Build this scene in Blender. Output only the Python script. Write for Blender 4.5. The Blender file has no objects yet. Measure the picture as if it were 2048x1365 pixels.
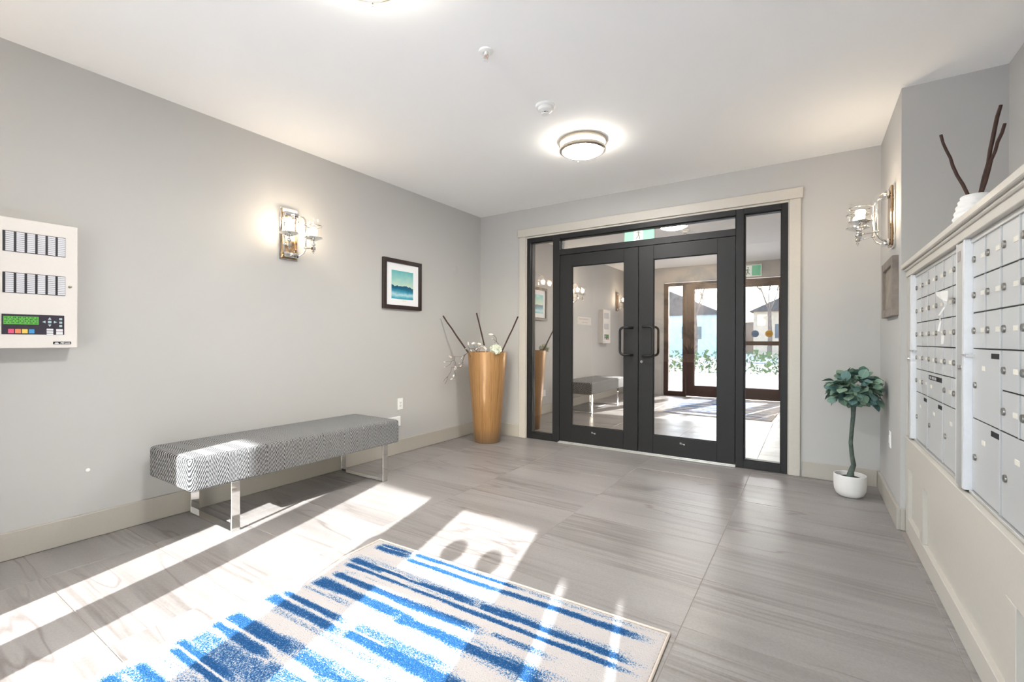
import bpy, bmesh, math, random
from mathutils import Vector, Matrix, Euler
import numpy as np
random.seed(7)
S = bpy.context.scene
C = S.collection
PI = math.pi

# ------------------------------------------------------------------ camera
cam_d = bpy.data.cameras.new('camera'); cam = bpy.data.objects.new('camera', cam_d); C.objects.link(cam)
cam_d.sensor_width = 36.0; cam_d.sensor_fit = 'HORIZONTAL'; cam_d.lens = 911.84/2048*36.0
cam_d.clip_start = 0.05; cam_d.clip_end = 300
def _cam():
    yaw, pit, rol = -0.579108, -0.0010265, 0.0031156
    fw = Vector((math.sin(yaw)*math.cos(pit), math.cos(yaw)*math.cos(pit), math.sin(pit)))
    r = fw.cross(Vector((0,0,1))).normalized(); u = r.cross(fw)
    r2 = r*math.cos(rol)+u*math.sin(rol); u2 = -r*math.sin(rol)+u*math.cos(rol)
    m = Matrix.Identity(4)
    for i in range(3):
        m[i][0] = r2[i]; m[i][1] = u2[i]; m[i][2] = -fw[i]
    m.translation = Vector((3.53938, -4.66603, 1.16598))
    cam.matrix_world = m
_cam()
S.camera = cam
# ------------------------------------------------------------------ sky, sun, exposure
W = bpy.data.worlds.new('world'); S.world = W; W.use_nodes = True
wn = W.node_tree.nodes; wl = W.node_tree.links; wn.clear()
sky = wn.new('ShaderNodeTexSky'); sky.sky_type = 'NISHITA'; sky.sun_disc = False
sky.sun_elevation = math.radians(25.5); sky.sun_rotation = math.radians(164); sky.air_density = 1.0; sky.dust_density = 1.0; sky.ozone_density = 1.0
hsv = wn.new('ShaderNodeHueSaturation'); hsv.inputs['Saturation'].default_value = 0.95
bg = wn.new('ShaderNodeBackground'); bg.inputs['Strength'].default_value = 0.62
wo = wn.new('ShaderNodeOutputWorld')
wl.new(sky.outputs[0], hsv.inputs['Color']); wl.new(hsv.outputs[0], bg.inputs['Color']); wl.new(bg.outputs[0], wo.inputs['Surface'])
SUN_L = 2.0                       # shadow length along y per metre of height
sun_dir = Vector((-0.282*SUN_L, SUN_L, -1.0)).normalized()
sd = bpy.data.lights.new('sun', 'SUN'); sd.energy = 8.8; sd.angle = math.radians(0.53); sd.color = (1.0, 0.99, 0.975)
sun = bpy.data.objects.new('sun', sd); C.objects.link(sun)
sun.rotation_euler = sun_dir.to_track_quat('-Z', 'Y').to_euler(); sun.location = (6, -20, 10)
S.view_settings.view_transform = 'Standard'; S.view_settings.look = 'None'
S.view_settings.exposure = 1.70; S.view_settings.gamma = 1.0; S.view_settings.use_curve_mapping = False
S.cycles.max_bounces = 10; S.cycles.diffuse_bounces = 6; S.cycles.glossy_bounces = 4; S.cycles.transmission_bounces = 4; S.cycles.transparent_max_bounces = 12
CEIL_E = 52.0      # radiance of the ceiling lamps' diffusers
BULB_E = 32.0      # radiance of the sconce bulbs

# ------------------------------------------------------------------ helpers
def lin(c):
    return tuple(((v/255)/12.92 if v/255 <= .04045 else ((v/255+.055)/1.055)**2.4) for v in c)
class N:
    def __init__(s, name):
        s.m = bpy.data.materials.new(name); s.m.use_nodes = True
        s.t = s.m.node_tree; s.t.nodes.clear(); s.out = s.n('ShaderNodeOutputMaterial')
    def n(s, typ, **kw):
        x = s.t.nodes.new(typ)
        for k, v in kw.items():
            if k.startswith('i_'):
                x.inputs[k[2:].replace('_', ' ')].default_value = v
            else: setattr(x, k, v)
        return x
    def l(s, a, b): s.t.links.new(a, b)
    def pb(s, col=(.8,.8,.8), rough=.5, metal=0, spec=.5, **kw):
        b = s.n('ShaderNodeBsdfPrincipled')
        b.inputs['Base Color'].default_value = (*col, 1); b.inputs['Roughness'].default_value = rough
        b.inputs['Metallic'].default_value = metal; b.inputs['Specular IOR Level'].default_value = spec
        for k, v in kw.items(): b.inputs[k.replace('_', ' ')].default_value = v
        s.l(b.outputs[0], s.out.inputs['Surface']); s.b = b; return b
    def ramp(s, fac, stops, interp='LINEAR'):
        r = s.n('ShaderNodeValToRGB'); e = r.color_ramp.elements; r.color_ramp.interpolation = interp
        while len(e) < len(stops): e.new(.5)
        for q, (p, c) in zip(e, stops): q.position = p; q.color = (*c, 1) if len(c) == 3 else c
        s.l(fac, r.inputs[0]); return r.outputs[0]
    def noise(s, vec, scale=5, detail=3, rough=.5, dist=0):
        q = s.n('ShaderNodeTexNoise'); q.inputs['Scale'].default_value = scale; q.inputs['Detail'].default_value = detail
        q.inputs['Roughness'].default_value = rough; q.inputs['Distortion'].default_value = dist
        if vec is not None: s.l(vec, q.inputs['Vector'])
        return q
    def bump(s, h, strength=.2, dist=.01):
        b = s.n('ShaderNodeBump'); b.inputs['Strength'].default_value = strength; b.inputs['Distance'].default_value = dist
        s.l(h, b.inputs['Height']); s.l(b.outputs[0], s.b.inputs['Normal'])
    def math(s, op, a, b=None, clamp=False):
        q = s.n('ShaderNodeMath', operation=op); q.use_clamp = clamp
        for i, v in enumerate((a, b)):
            if v is None: continue
            if isinstance(v, (int, float)): q.inputs[i].default_value = v
            else: s.l(v, q.inputs[i])
        return q.outputs[0]
    def mix(s, fac, a, b):
        q = s.n('ShaderNodeMix', data_type='RGBA')
        for i, v in ((0, fac), (6, a), (7, b)):
            if isinstance(v, (int, float)): q.inputs[i].default_value = v
            elif isinstance(v, tuple): q.inputs[i].default_value = (*v, 1)
            else: s.l(v, q.inputs[i])
        return q.outputs[2]
    def map(s, vec, scale=(1,1,1), loc=(0,0,0), rot=(0,0,0)):
        q = s.n('ShaderNodeMapping'); q.inputs['Scale'].default_value = scale; q.inputs['Location'].default_value = loc
        q.inputs['Rotation'].default_value = rot; s.l(vec, q.inputs['Vector']); return q.outputs[0]
    def co(s, which='Object'): return s.n('ShaderNodeTexCoord').outputs[which]
MAT = {}
def flat(name, rgb, rough=.5, metal=0, spec=.5, grain=0.0, gs=60, bump=0.0, var=.04):
    """plain material with a faint procedural variation"""
    if name in MAT: return MAT[name]
    k = N(name); c = lin(rgb); b = k.pb(c, rough, metal, spec)
    nz = k.noise(k.co(), gs, 3)
    d = tuple(max(0, v*(1-var)) for v in c); u = tuple(min(1, v*(1+var)) for v in c)
    k.l(k.ramp(nz.outputs[0], [(.3, d), (.7, u)]), b.inputs['Base Color'])
    if bump: k.bump(nz.outputs[0], bump, .002)
    MAT[name] = k.m; return k.m
def emit(name, rgb, strength):
    if name in MAT: return MAT[name]
    k = N(name); e = k.n('ShaderNodeEmission'); e.inputs[0].default_value = (*rgb, 1); e.inputs[1].default_value = strength
    k.l(e.outputs[0], k.out.inputs[0]); MAT[name] = k.m; return k.m
def glass(name, tint, refl, rough=0.0, rtint=(1,1,1), fres=None):
    """thin pane: clear transmission plus mirror reflection"""
    if name in MAT: return MAT[name]
    k = N(name); t = k.n('ShaderNodeBsdfTransparent'); t.inputs[0].default_value = (*tint, 1)
    g = k.n('ShaderNodeBsdfAnisotropic' if False else 'ShaderNodeBsdfGlossy'); g.inputs['Roughness'].default_value = rough; g.inputs['Color'].default_value = (*rtint, 1)
    m = k.n('ShaderNodeMixShader')
    if fres:
        f = k.n('ShaderNodeFresnel'); f.inputs['IOR'].default_value = fres; k.l(f.outputs[0], m.inputs[0])
    else: m.inputs[0].default_value = refl
    k.l(t.outputs[0], m.inputs[1]); k.l(g.outputs[0], m.inputs[2]); k.l(m.outputs[0], k.out.inputs[0])
    MAT[name] = k.m; return k.m

class MB:
    def __init__(s): s.bm = bmesh.new()
    def box(s, x0, x1, y0, y1, z0, z1, bev=0.0, seg=1):
        r = bmesh.ops.create_cube(s.bm, size=1); vs = r['verts']
        for v in vs: v.co = Vector(((x0+x1)/2+v.co.x*(x1-x0), (y0+y1)/2+v.co.y*(y1-y0), (z0+z1)/2+v.co.z*(z1-z0)))
        if bev:
            es = list({e for v in vs for e in v.link_edges})
            bmesh.ops.bevel(s.bm, geom=es, offset=bev, segments=seg, profile=.5, affect='EDGES', clamp_overlap=True)
        return s
    def lathe(s, prof, n=24, c=(0,0,0), cap=True, axis='z'):
        rings = []
        for r, z in prof:
            ring = []
            for i in range(n):
                a = 2*PI*i/n
                if axis == 'z': p = (c[0]+r*math.cos(a), c[1]+r*math.sin(a), c[2]+z)
                elif axis == 'x': p = (c[0]+z, c[1]+r*math.cos(a), c[2]+r*math.sin(a))
                else: p = (c[0]-r*math.cos(a), c[1]+z, c[2]+r*math.sin(a))
                ring.append(s.bm.verts.new(p))
            rings.append(ring)
        for a, b in zip(rings[:-1], rings[1:]):
            for i in range(n): s.bm.faces.new((a[i], a[(i+1)%n], b[(i+1)%n], b[i]))
        if cap:
            s.bm.faces.new(list(reversed(rings[0]))); s.bm.faces.new(rings[-1])
        return s
    def tube(s, pts, r, n=10, cap=True, closed=False):
        pts = [Vector(p) for p in pts]; m = len(pts); rs = r if isinstance(r, (list, tuple)) else [r]*m
        rings = []; ref = None
        for i, p in enumerate(pts):
            if closed: t = pts[(i+1)%m]-pts[i-1]
            else: t = pts[min(i+1, m-1)]-pts[max(i-1, 0)]
            t.normalize()
            if ref is None: ref = t.orthogonal().normalized()
            else:
                ref = ref-t*ref.dot(t)
                ref = ref.normalized() if ref.length > 1e-6 else t.orthogonal().normalized()
            b = t.cross(ref)
            rings.append([s.bm.verts.new(p+(ref*math.cos(2*PI*j/n)+b*math.sin(2*PI*j/n))*rs[i]) for j in range(n)])
        prs = list(zip(rings[:-1], rings[1:]))
        if closed: prs.append((rings[-1], rings[0]))
        for a, b in prs:
            for j in range(n): s.bm.faces.new((a[j], a[(j+1)%n], b[(j+1)%n], b[j]))
        if cap and not closed:
            s.bm.faces.new(list(reversed(rings[0]))); s.bm.faces.new(rings[-1])
        return s
    def sphere(s, c, r, u=12, v=8, sc=(1,1,1)):
        q = bmesh.ops.create_uvsphere(s.bm, u_segments=u, v_segments=v, radius=r)
        for w in q['verts']: w.co = Vector((c[0]+w.co.x*sc[0], c[1]+w.co.y*sc[1], c[2]+w.co.z*sc[2]))
        return s
    def prism(s, poly, d, axis='x'):
        """poly: 2D points; extruded from d[0] to d[1] along axis; 2D coords are the other two axes in order"""
        def P(a, b, t): return {'x': (t, a, b), 'y': (a, t, b), 'z': (a, b, t)}[axis]
        A = [s.bm.verts.new(P(a, b, d[0])) for a, b in poly]; B = [s.bm.verts.new(P(a, b, d[1])) for a, b in poly]
        n = len(poly); s.bm.faces.new(A); s.bm.faces.new(list(reversed(B)))
        for i in range(n): s.bm.faces.new((A[i], B[i], B[(i+1)%n], A[(i+1)%n]))
        return s
    def mesh(s, name, smooth=False):
        bmesh.ops.recalc_face_normals(s.bm, faces=s.bm.faces)
        me = bpy.data.meshes.new(name); s.bm.to_mesh(me); s.bm.free()
        if smooth:
            for p in me.polygons: p.use_smooth = True
            me.set_sharp_from_angle(angle=math.radians(38))
        return me
    def obj(s, name, mat, parent=None, smooth=False, **kw):
        return link(name, s.mesh(name, smooth), mat, parent, **kw)
def link(name, me, mat=None, parent=None, loc=None, rot=None, label=None):
    o = bpy.data.objects.new(name, me); C.objects.link(o)
    if mat is not None:
        if not me.materials: me.materials.append(mat)
    if parent is not None: o.parent = parent
    if loc is not None: o.location = loc
    if rot is not None: o.rotation_euler = rot
    if label: o['label'] = label
    return o
def tag(o, label, cat, group=None, kind=None):
    o['label'] = label; o['category'] = cat
    if group: o['group'] = group
    if kind: o['kind'] = kind
    return o
def thing(name, label, cat, loc=(0,0,0), rotz=0, group=None, kind=None):
    o = bpy.data.objects.new(name, None); C.objects.link(o); o.empty_display_size = .05
    o.location = loc; o.rotation_euler = (0,0,rotz)
    return tag(o, label, cat, group, kind)
def struct(o, label, cat): return tag(o, label, cat, None, 'structure')
def text_mesh(txt, size, depth=.0006, shear=0.0, bold=0.0, align='CENTER'):
    cu = bpy.data.curves.new('lettering', 'FONT'); cu.body = txt; cu.size = size; cu.extrude = depth; cu.shear = shear; cu.offset = bold
    cu.align_x = align; cu.align_y = 'CENTER'; cu.resolution_u = 3
    o = bpy.data.objects.new('lettering', cu); C.objects.link(o)
    dg = bpy.context.evaluated_depsgraph_get(); me = bpy.data.meshes.new_from_object(o.evaluated_get(dg))
    bpy.data.objects.remove(o); return me
def arc(c, r, a0, a1, n, plane='xz', fixed=0):
    out = []
    for i in range(n+1):
        a = a0+(a1-a0)*i/n; u, v = c[0]+r*math.cos(a), c[1]+r*math.sin(a)
        out.append({'xz': (u, fixed, v), 'xy': (u, v, fixed), 'yz': (fixed, u, v)}[plane])
    return out
# ------------------------------------------------------------------ shared materials
def m_paint(name, rgb, rough=.75):
    k = N(name); c = lin(rgb); b = k.pb(c, rough, 0, .3); nz = k.noise(k.co(), 260, 2)
    k.bump(nz.outputs[0], .06, .001); MAT[name] = k.m; return k.m
M_WALL = m_paint('wall_paint', (188, 187, 185)); M_CEIL = m_paint('ceiling_paint', (250, 250, 250), .9)
M_TRIM = flat('trim_paint', (178, 173, 164), .45, var=.015); M_CASE = flat('casing_paint', (198, 193, 184), .45, var=.015)
M_BLACK = flat('dark_bronze_metal', (34, 34, 35), .45, 0, .35, gs=120, var=.05)
M_BRONZE = flat('brown_bronze_metal', (64, 44, 38), .45, 0, .5, var=.06)
M_ALU = flat('brushed_aluminium', (205, 205, 203), .35, .55, .5, gs=200, var=.03)
M_CHROME = flat('polished_chrome', (225, 224, 222), .06, 1, .5, var=.01)
M_NICKEL = flat('brushed_nickel', (196, 186, 172), .3, 1, .5, gs=150, var=.04)
M_WHITE = flat('white_plastic', (240, 240, 238), .4, var=.01)
M_DARK = flat('dark_slot', (22, 22, 24), .6)
M_REFL = glass('reflective_door_glass', (.93, .91, .89), .55, 0.0, (.98, .955, .93))
M_CLEAR = glass('clear_glass', (.96, .97, .97), .05, fres=1.5)
def m_tile():
    k = N('porcelain_tile'); b = k.pb((.5,.48,.46), .34, 0, .45)
    oi = k.n('ShaderNodeObjectInfo'); rnd = oi.outputs['Random']
    cx = k.n('ShaderNodeCombineXYZ'); k.l(k.math('MULTIPLY', rnd, 91.7), cx.inputs[0]); k.l(k.math('MULTIPLY', rnd, 57.3), cx.inputs[1]); k.l(k.math('MULTIPLY', rnd, 13.1), cx.inputs[2])
    va = k.n('ShaderNodeVectorMath', operation='ADD'); k.l(k.co(), va.inputs[0]); k.l(cx.outputs[0], va.inputs[1]); v = va.outputs[0]
    warp = k.noise(k.map(v, (.8, 3.0, 1)), 1.0, 2)
    wv = k.n('ShaderNodeVectorMath', operation='MULTIPLY_ADD'); k.l(warp.outputs['Color'], wv.inputs[0]); wv.inputs[1].default_value = (.0, .055, 0); k.l(v, wv.inputs[2]); w = wv.outputs[0]
    broad = k.noise(k.map(w, (.7, 5.0, 1)), 1.0, 4, .55)
    base = k.ramp(broad.outputs[0], [(.28, lin((124,120,118))), (.45, lin((137,133,131))), (.6, lin((145,141,139))), (.75, lin((132,128,126)))])
    fine = k.noise(k.map(w, (1.1, 34, 1)), 1.0, 5, .6)
    band = k.noise(k.map(v, (.5, 2.6, 1), (5,3,0)), 1.0, 2)
    bm_ = k.ramp(band.outputs[0], [(.46, (0,0,0)), (.62, (1,1,1))])
    stre = k.ramp(fine.outputs[0], [(.36, (1,1,1)), (.56, (0,0,0))])
    c1 = k.mix(k.math('MULTIPLY', k.math('MULTIPLY', stre, bm_), .85), base, lin((102,96,93)))
    vein = k.noise(k.map(w, (.55, 4.2, 1), (2,9,0)), 1.0, 3, .45)
    vd = k.math('ABSOLUTE', k.math('SUBTRACT', vein.outputs[0], .5))
    vm = k.ramp(vd, [(.0, (1,1,1)), (.0045, (.8,.8,.8)), (.012, (0,0,0))])
    gate = k.ramp(k.noise(k.map(v, (.6, 1.1, 1), (7,1,0)), 1.6, 1).outputs[0], [(.45, (0,0,0)), (.58, (1,1,1))])
    c2 = k.mix(k.math('MULTIPLY', k.math('MULTIPLY', vm, gate), .7), c1, lin((97,88,85)))
    mot = k.noise(v, 120, 3)
    c3 = k.mix(.10, c2, k.ramp(mot.outputs[0], [(.3, lin((124,118,114))), (.7, lin((196,192,189)))]))
    k.l(c3, b.inputs['Base Color'])
    k.l(k.ramp(broad.outputs[0], [(.3, (.30,)*3), (.7, (.42,)*3)]), b.inputs['Roughness'])
    k.bump(mot.outputs[0], .03, .001)
    return k.m
M_TILE = m_tile(); M_GROUT = flat('grout', (150, 143, 137), .9, gs=90, var=.05)
M_CONC = flat('outdoor_concrete', (214, 213, 212), .85, gs=3, var=.08)

# ------------------------------------------------------------------ room shell
H = 2.74; WX = 4.01; YI = -0.977; XI = 4.475; YF = -5.30; YL = 3.6
def sbox(name, label, cat, boxes, mat):
    q = MB()
    for b in boxes: q.box(*b)
    return struct(q.obj(name, mat), label, cat)
floor = sbox('floor', 'greige stone-look porcelain tile floor of the entry vestibule', 'floor', [(-.1, 4.6, YF-.15, .15, -.12, -.0016)], M_GROUT)
xs = [0.0, .411, 1.309, 2.206, 3.104, 4.011, XI]; ys = [0.15]
y = -.073
while y > YF: ys.append(y); y -= .4425
ys.append(YF-.15)
cache = {}
for i in range(len(xs)-1):
    for j in range(len(ys)-1):
        x0, x1, y1, y0 = xs[i], xs[i+1], ys[j], ys[j+1]
        if i == 5 and y1 > YI: continue
        if i == 5: x1 = 4.06; y0 = max(y0, YF)
        w_, h_ = round(x1-x0-.003, 4), round(y1-y0-.003, 4)
        if (w_, h_) not in cache:
            q = MB(); q.box(-w_/2, w_/2, -h_/2, h_/2, -.01, 0)
            top = [e for e in q.bm.edges if all(abs(v.co.z) < 1e-6 for v in e.verts)]
            bmesh.ops.bevel(q.bm, geom=top, offset=.0012, segments=1, affect='EDGES')
            me = q.mesh('tile'); me.materials.append(M_TILE); cache[(w_, h_)] = me
        link('tile', cache[(w_, h_)], None, floor, ((x0+x1)/2, (y0+y1)/2, 0))
sbox('ceiling', 'smooth white painted ceiling', 'ceiling', [(-.1, 4.6, YF-.15, .15, H, H+.12)], M_CEIL)
sbox('wall_left', 'long light grey wall behind the bench', 'wall', [(-.12, 0, YF-.15, .15, 0, H)], M_WALL)
sbox('wall_back', 'light grey wall around the dark double doors', 'wall', [(0, .692, 0, .15, 0, H), (3.39, 4.6, 0, .15, 0, H), (.692, 3.39, 0, .15, 2.40, H)], M_WALL)
sbox('wall_right', 'short light grey wall with the sconce beside the mailboxes', 'wall', [(WX, 4.6, YI, 0, 0, H)], M_WALL)
sbox('wall_alcove', 'light grey alcove wall above the mailboxes', 'wall', [(XI, 4.6, YF-.15, YI, 0, H)], M_WALL)
sbox('wall_front', 'light grey entrance wall around the street doors', 'wall', [(0, .895, YF-.15, YF, 0, H), (3.665, XI, YF-.15, YF, 0, H), (.895, 3.665, YF-.15, YF, 2.42, H)], M_WALL)
def base(name, boxes, label):
    q = MB()
    for b in boxes: q.box(*b, bev=.003)
    return struct(q.obj(name, M_TRIM), label, 'baseboard')
base('baseboard_left', [(0, .018, YF, -.0, 0.001, .147)], 'taupe baseboard along the wall behind the bench')
base('baseboard_back', [(.018, .598, -.018, 0, 0.001, .147)], 'short taupe baseboard behind the tall gold vase')
base('baseboard_corner', [(3.486, 3.992, -.018, 0, 0.001, .135)], 'taupe baseboard behind the potted topiary')
base('baseboard_right', [(3.992, WX, -.995, -.018, 0.001, .135), (WX, 4.034, -.995, YI, 0.001, .135)], 'taupe baseboard below the sconce wall beside the mailboxes')
def trim(name, boxes, label, mat=M_CASE):
    q = MB()
    for b in boxes: q.box(*b, bev=.003)
    return struct(q.obj(name, mat), label, 'casing')
trim('trim_1', [(.600, .690, -.021, 0, 0.001, 2.404), (.690, .700, -.008, .03, 0.001, 2.39)], 'left beige casing board beside the double doors')
trim('trim_2', [(3.384, 3.470, -.021, 0, 0.001, 2.404), (3.376, 3.384, -.008, .03, 0.001, 2.39)], 'right beige casing board beside the double doors')
trim('trim_3', [(.583, 3.486, -.030, 0, 2.404, 2.497), (.690, 3.384, -.008, .03, 2.385, 2.404)], 'wide beige head casing over the double doors')
# ------------------------------------------------------------------ inner storefront: two leaves, sidelights, transom
def frame_rect(q, x0, x1, z0, z1, l, r, b, t, y0, y1, bev=.002):
    q.box(x0, x0+l, y0, y1, z0, z1, bev); q.box(x1-r, x1, y0, y1, z0, z1, bev)
    q.box(x0+l, x1-r, y0, y1, z0, z0+b, bev); q.box(x0+l, x1-r, y0, y1, z1-t, z1, bev)
def lite(name, x0, x1, z0, z1, l, r, b, t, y0, y1, gy, label, mat, gm, cat='window', stop=None):
    o = struct(bpy.data.objects.new(name, None), label, cat); C.objects.link(o); o.location = ((x0+x1)/2, 0, z0)
    q = MB(); ox, oz = (x0+x1)/2, z0
    frame_rect(q, x0-ox, x1-ox, z0-oz, z1-oz, l, r, b, t, y0, y1)
    q.obj('frame', mat, o)
    g = MB(); g.box(x0+l-.004-ox, x1-r+.004-ox, gy-.003, gy+.003, z0+b-.004-oz, z1-t+.004-oz)
    g.obj('pane', gm, o)
    if stop:
        s_ = MB(); sy0, sy1 = stop
        frame_rect(s_, x0+l-ox-.001, x1-r-ox+.001, z0+b-oz-.001, z1-t-oz+.001, .010, .010, .010, .010, sy0, sy1, .001)
        s_.obj('glazing_bead', mat, o)
    return o
lite('window_1', .700, 1.136, .002, 2.386, .046, .088, .065, .052, .0, .11, .062, 'narrow left sidelight in dark frame beside the double doors', M_BLACK, M_REFL, stop=(.030, .058))
lite('window_2', 2.962, 3.384, .002, 2.386, .066, .058, .068, .052, .0, .11, .062, 'narrow right sidelight in dark frame beside the double doors', M_BLACK, M_REFL, stop=(.030, .058))
lite('window_3', 1.136, 2.962, 2.146, 2.386, .002, .002, .062, .052, .0, .11, .062, 'long low transom pane above the double doors', M_BLACK, M_REFL, stop=(.030, .058))
def pull(parent, xm, xb, z0, z1, out, mat, yface=0.0, r=.0125):
    q = MB(); rr = .04
    pts = [(xm, yface, z1), (xm, yface+out*.45, z1)]
    s = 1 if xb > xm else -1
    pts += [(xm+s*.012, yface+out*.8, z1), (xm+s*.035, yface+out, z1), (xb-s*rr, yface+out, z1)]
    for i in range(1, 6):
        a = PI/2*i/5; pts.append((xb-s*rr+s*rr*math.sin(a), yface+out, z1-rr+rr*math.cos(a)))
    for i in range(0, 6):
        a = PI/2*i/5; pts.append((xb-s*rr+s*rr*math.cos(a), yface+out, z0+rr-rr*math.sin(a)))
    pts += [(xm+s*.035, yface+out, z0), (xm+s*.012, yface+out*.8, z0), (xm, yface+out*.45, z0), (xm, yface, z0)]
    q.tube(pts, r, 12)
    return q.obj('pull_handle', mat, parent, True)
def leaf(name, x0, x1, gx0, gx1, z0, z1, gz0, gz1, label, y0, y1, mat, gm, gy):
    o = struct(bpy.data.objects.new(name, None), label, 'door'); C.objects.link(o)
    q = MB(); frame_rect(q, x0, x1, z0, z1, gx0-x0, x1-gx1, gz0-z0, z1-gz1, y0, y1, .002); q.obj('leaf_frame', mat, o)
    g = MB(); g.box(gx0-.004, gx1+.004, gy-.003, gy+.003, gz0-.004, gz1+.004); g.obj('pane', gm, o)
    s_ = MB(); frame_rect(s_, gx0-.001, gx1+.001, gz0-.001, gz1+.001, .008, .008, .008, .008, y0+.012, gy-.003, .001); s_.obj('glazing_bead', mat, o)
    return o
d1 = leaf('door_1', 1.140, 2.046, 1.288, 1.893, .022, 2.142, .212, 2.006, 'left dark bronze glazed door leaf of the inner double doors', .004, .05, M_BLACK, M_REFL, .026)
pull(d1, 1.985, 1.878, 1.022, 1.306, -.075, M_BLACK, .006)
d2 = leaf('door_2', 2.052, 2.958, 2.202, 2.804, .022, 2.142, .208, 2.000, 'right dark bronze glazed door leaf of the inner double doors', .004, .05, M_BLACK, M_REFL, .026)
pull(d2, 2.105, 2.222, 1.014, 1.312, -.075, M_BLACK, .006)
q = MB(); q.lathe([(.0, -.004), (.014, -.004), (.014, .004), (.0, .004)], 16, (2.085, .0, .952), False, 'y'); q.obj('lock_cylinder', M_CHROME, d2, True)
for d, x in ((d1, 1.555), (d2, 2.49)):
    q = MB(); q.box(x-.024, x+.024, .001, .0045, .150, .155); q.box(x-.024, x-.006, .001, .0045, .159, .163); q.box(x+.010, x+.024, .001, .0045, .143, .148); q.obj('maker_mark', M_ALU, d)
q = MB(); q.box(1.13, 2.965, -.028, .06, .0005, .012, .003); q.box(1.13, 2.965, .0, .05, .012, .02, .002)
struct(q.obj('trim_4', M_ALU), 'bright aluminium threshold under the double doors', 'threshold')
# ------------------------------------------------------------------ street entrance behind the viewer (seen mirrored in the doors)
fy0, fy1, fg = YF-.11, YF-.01, YF-.06
lite('window_4', .90, 1.350, .002, 2.40, .089, .066, .10, .06, fy0, fy1, fg, 'clear sidelight left of the street doors', M_BRONZE, M_CLEAR)
lite('window_5', 3.205, 3.660, .002, 2.40, .062, .050, .10, .06, fy0, fy1, fg, 'clear sidelight right of the street doors', M_BRONZE, M_CLEAR)
q = MB(); q.box(1.35, 3.205, fy0, fy1, 2.345, 2.40, .002); struct(q.obj('trim_5', M_BRONZE), 'brown head member over the street doors', 'door frame')
d3 = leaf('door_3', 1.355, 2.270, 1.514, 2.116, .012, 2.34, .235, 2.25, 'brown glazed street door leaf with a pull handle', fy0+.02, fy1-.02, M_BRONZE, M_CLEAR, fg)
pull(d3, 2.16, 2.056, .925, 1.215, .075, M_BRONZE, fy1-.02)
d4 = leaf('door_4', 2.276, 3.200, 2.429, 3.039, .012, 2.34, .235, 2.25, 'brown glazed street door leaf with mid rail and round stickers', fy0+.02, fy1-.02, M_BRONZE, M_CLEAR, fg)
q = MB(); q.box(2.425, 3.043, fy0+.03, fy1-.03, 1.085, 1.165, .003); q.obj('mid_rail', M_BRONZE, d4)
for x, nm, rgb, lb in ((2.632, 'round_sticker', (70, 112, 150), 'blue round sticker on the street door glass'), (2.872, 'round_sticker', (196, 148, 42), 'yellow round sticker on the street door glass')):
    o = thing(nm, lb, 'sticker', (x, fg+.004, 1.315), 0, 'round door stickers')
    MB().lathe([(.0, 0), (.067, 0), (.067, .0012), (.0, .0012)], 28, (0,0,0), False, 'y').obj('disc', flat('sticker_'+str(rgb[0]), rgb, .5), o)
    MB().box(-.04, .04, .0012, .0018, .004, .012).box(-.044, .044, .0012, .0018, -.012, -.004).box(-.034, .034, .0012, .0018, -.028, -.02).obj('print', flat('sticker_print'+str(rgb[0]), tuple(int(v*.75) for v in rgb), .5), o)
# outdoors
gr = MB(); gr.box(-60, 60, -90, YF-.15, -.2, -.02); struct(gr.obj('ground', M_CONC), 'pale concrete forecourt and street outside the entrance', 'ground')
def canopy_edge(x): return -7.352-.0678*(x-2.066)
q = MB(); q.prism([(-3, YF-.15), (9, YF-.15), (9, canopy_edge(9)), (-3, canopy_edge(-3))], (2.6, 2.82), 'z')
struct(q.obj('canopy', flat('soffit_wood', (120, 98, 84), .7, gs=8, var=.1)), 'brown soffit canopy over the street doors', 'canopy')
o = thing('sun_block_column', 'square pale column added outside to block sun at the right sidelight', 'column', (3.995, -7.3, -.02))  # added blocker: shaft and wide capital sized to leave thin sun slivers indoors
MB().box(-.108, .108, -.1, .1, 0, 2.38, .006).obj('shaft', M_CASE, o); MB().box(-.27, .27, -.12, .12, 2.38, 2.62, .006).obj('capital', M_CASE, o); MB().box(-.15, .15, -.13, .13, 0, .18, .006).obj('base', M_CASE, o)
# ------------------------------------------------------------------ bench
def m_bench():
    k = N('herringbone_fabric'); b = k.pb((.3,.3,.3), .85, 0, .2); b.inputs['Sheen Weight'].default_value = .12
    s = k.n('ShaderNodeSeparateXYZ'); k.l(k.co(), s.inputs[0])
    u = s.outputs[1]; v = k.math('ADD', s.outputs[0], s.outputs[2])
    col = k.math('FRACT', k.math('MULTIPLY', u, 1/.115)); sg = k.math('SIGN', k.math('SUBTRACT', col, .5))
    nz = k.noise(k.co(), 45, 2)
    ph = k.math('ADD', k.math('MULTIPLY', k.math('ADD', u, k.math('MULTIPLY', k.math('MULTIPLY', v, sg), .30)), 2*PI/.0085), k.math('MULTIPLY', nz.outputs[0], 5.0))
    w = k.math('MULTIPLY_ADD', k.math('SINE', ph), .5); k.t.nodes[-1].inputs[2].default_value = .5
    f = k.noise(k.co(), 900, 2)
    fac = k.math('ADD', w, k.math('MULTIPLY', k.math('SUBTRACT', f.outputs[0], .5), .5))
    k.l(k.ramp(fac, [(.38, lin((40, 41, 43))), (.62, lin((74, 75, 77))), (.86, lin((172, 173, 174)))]), b.inputs['Base Color'])
    k.bump(fac, .35, .002); return k.m
bench = thing('upholstered_bench', 'long grey herringbone bench with chrome loop legs against the left wall', 'bench', (.37, -2.75, 0))
q = MB(); q.box(-.285, .29, -.775, .77, .31, .502)
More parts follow.
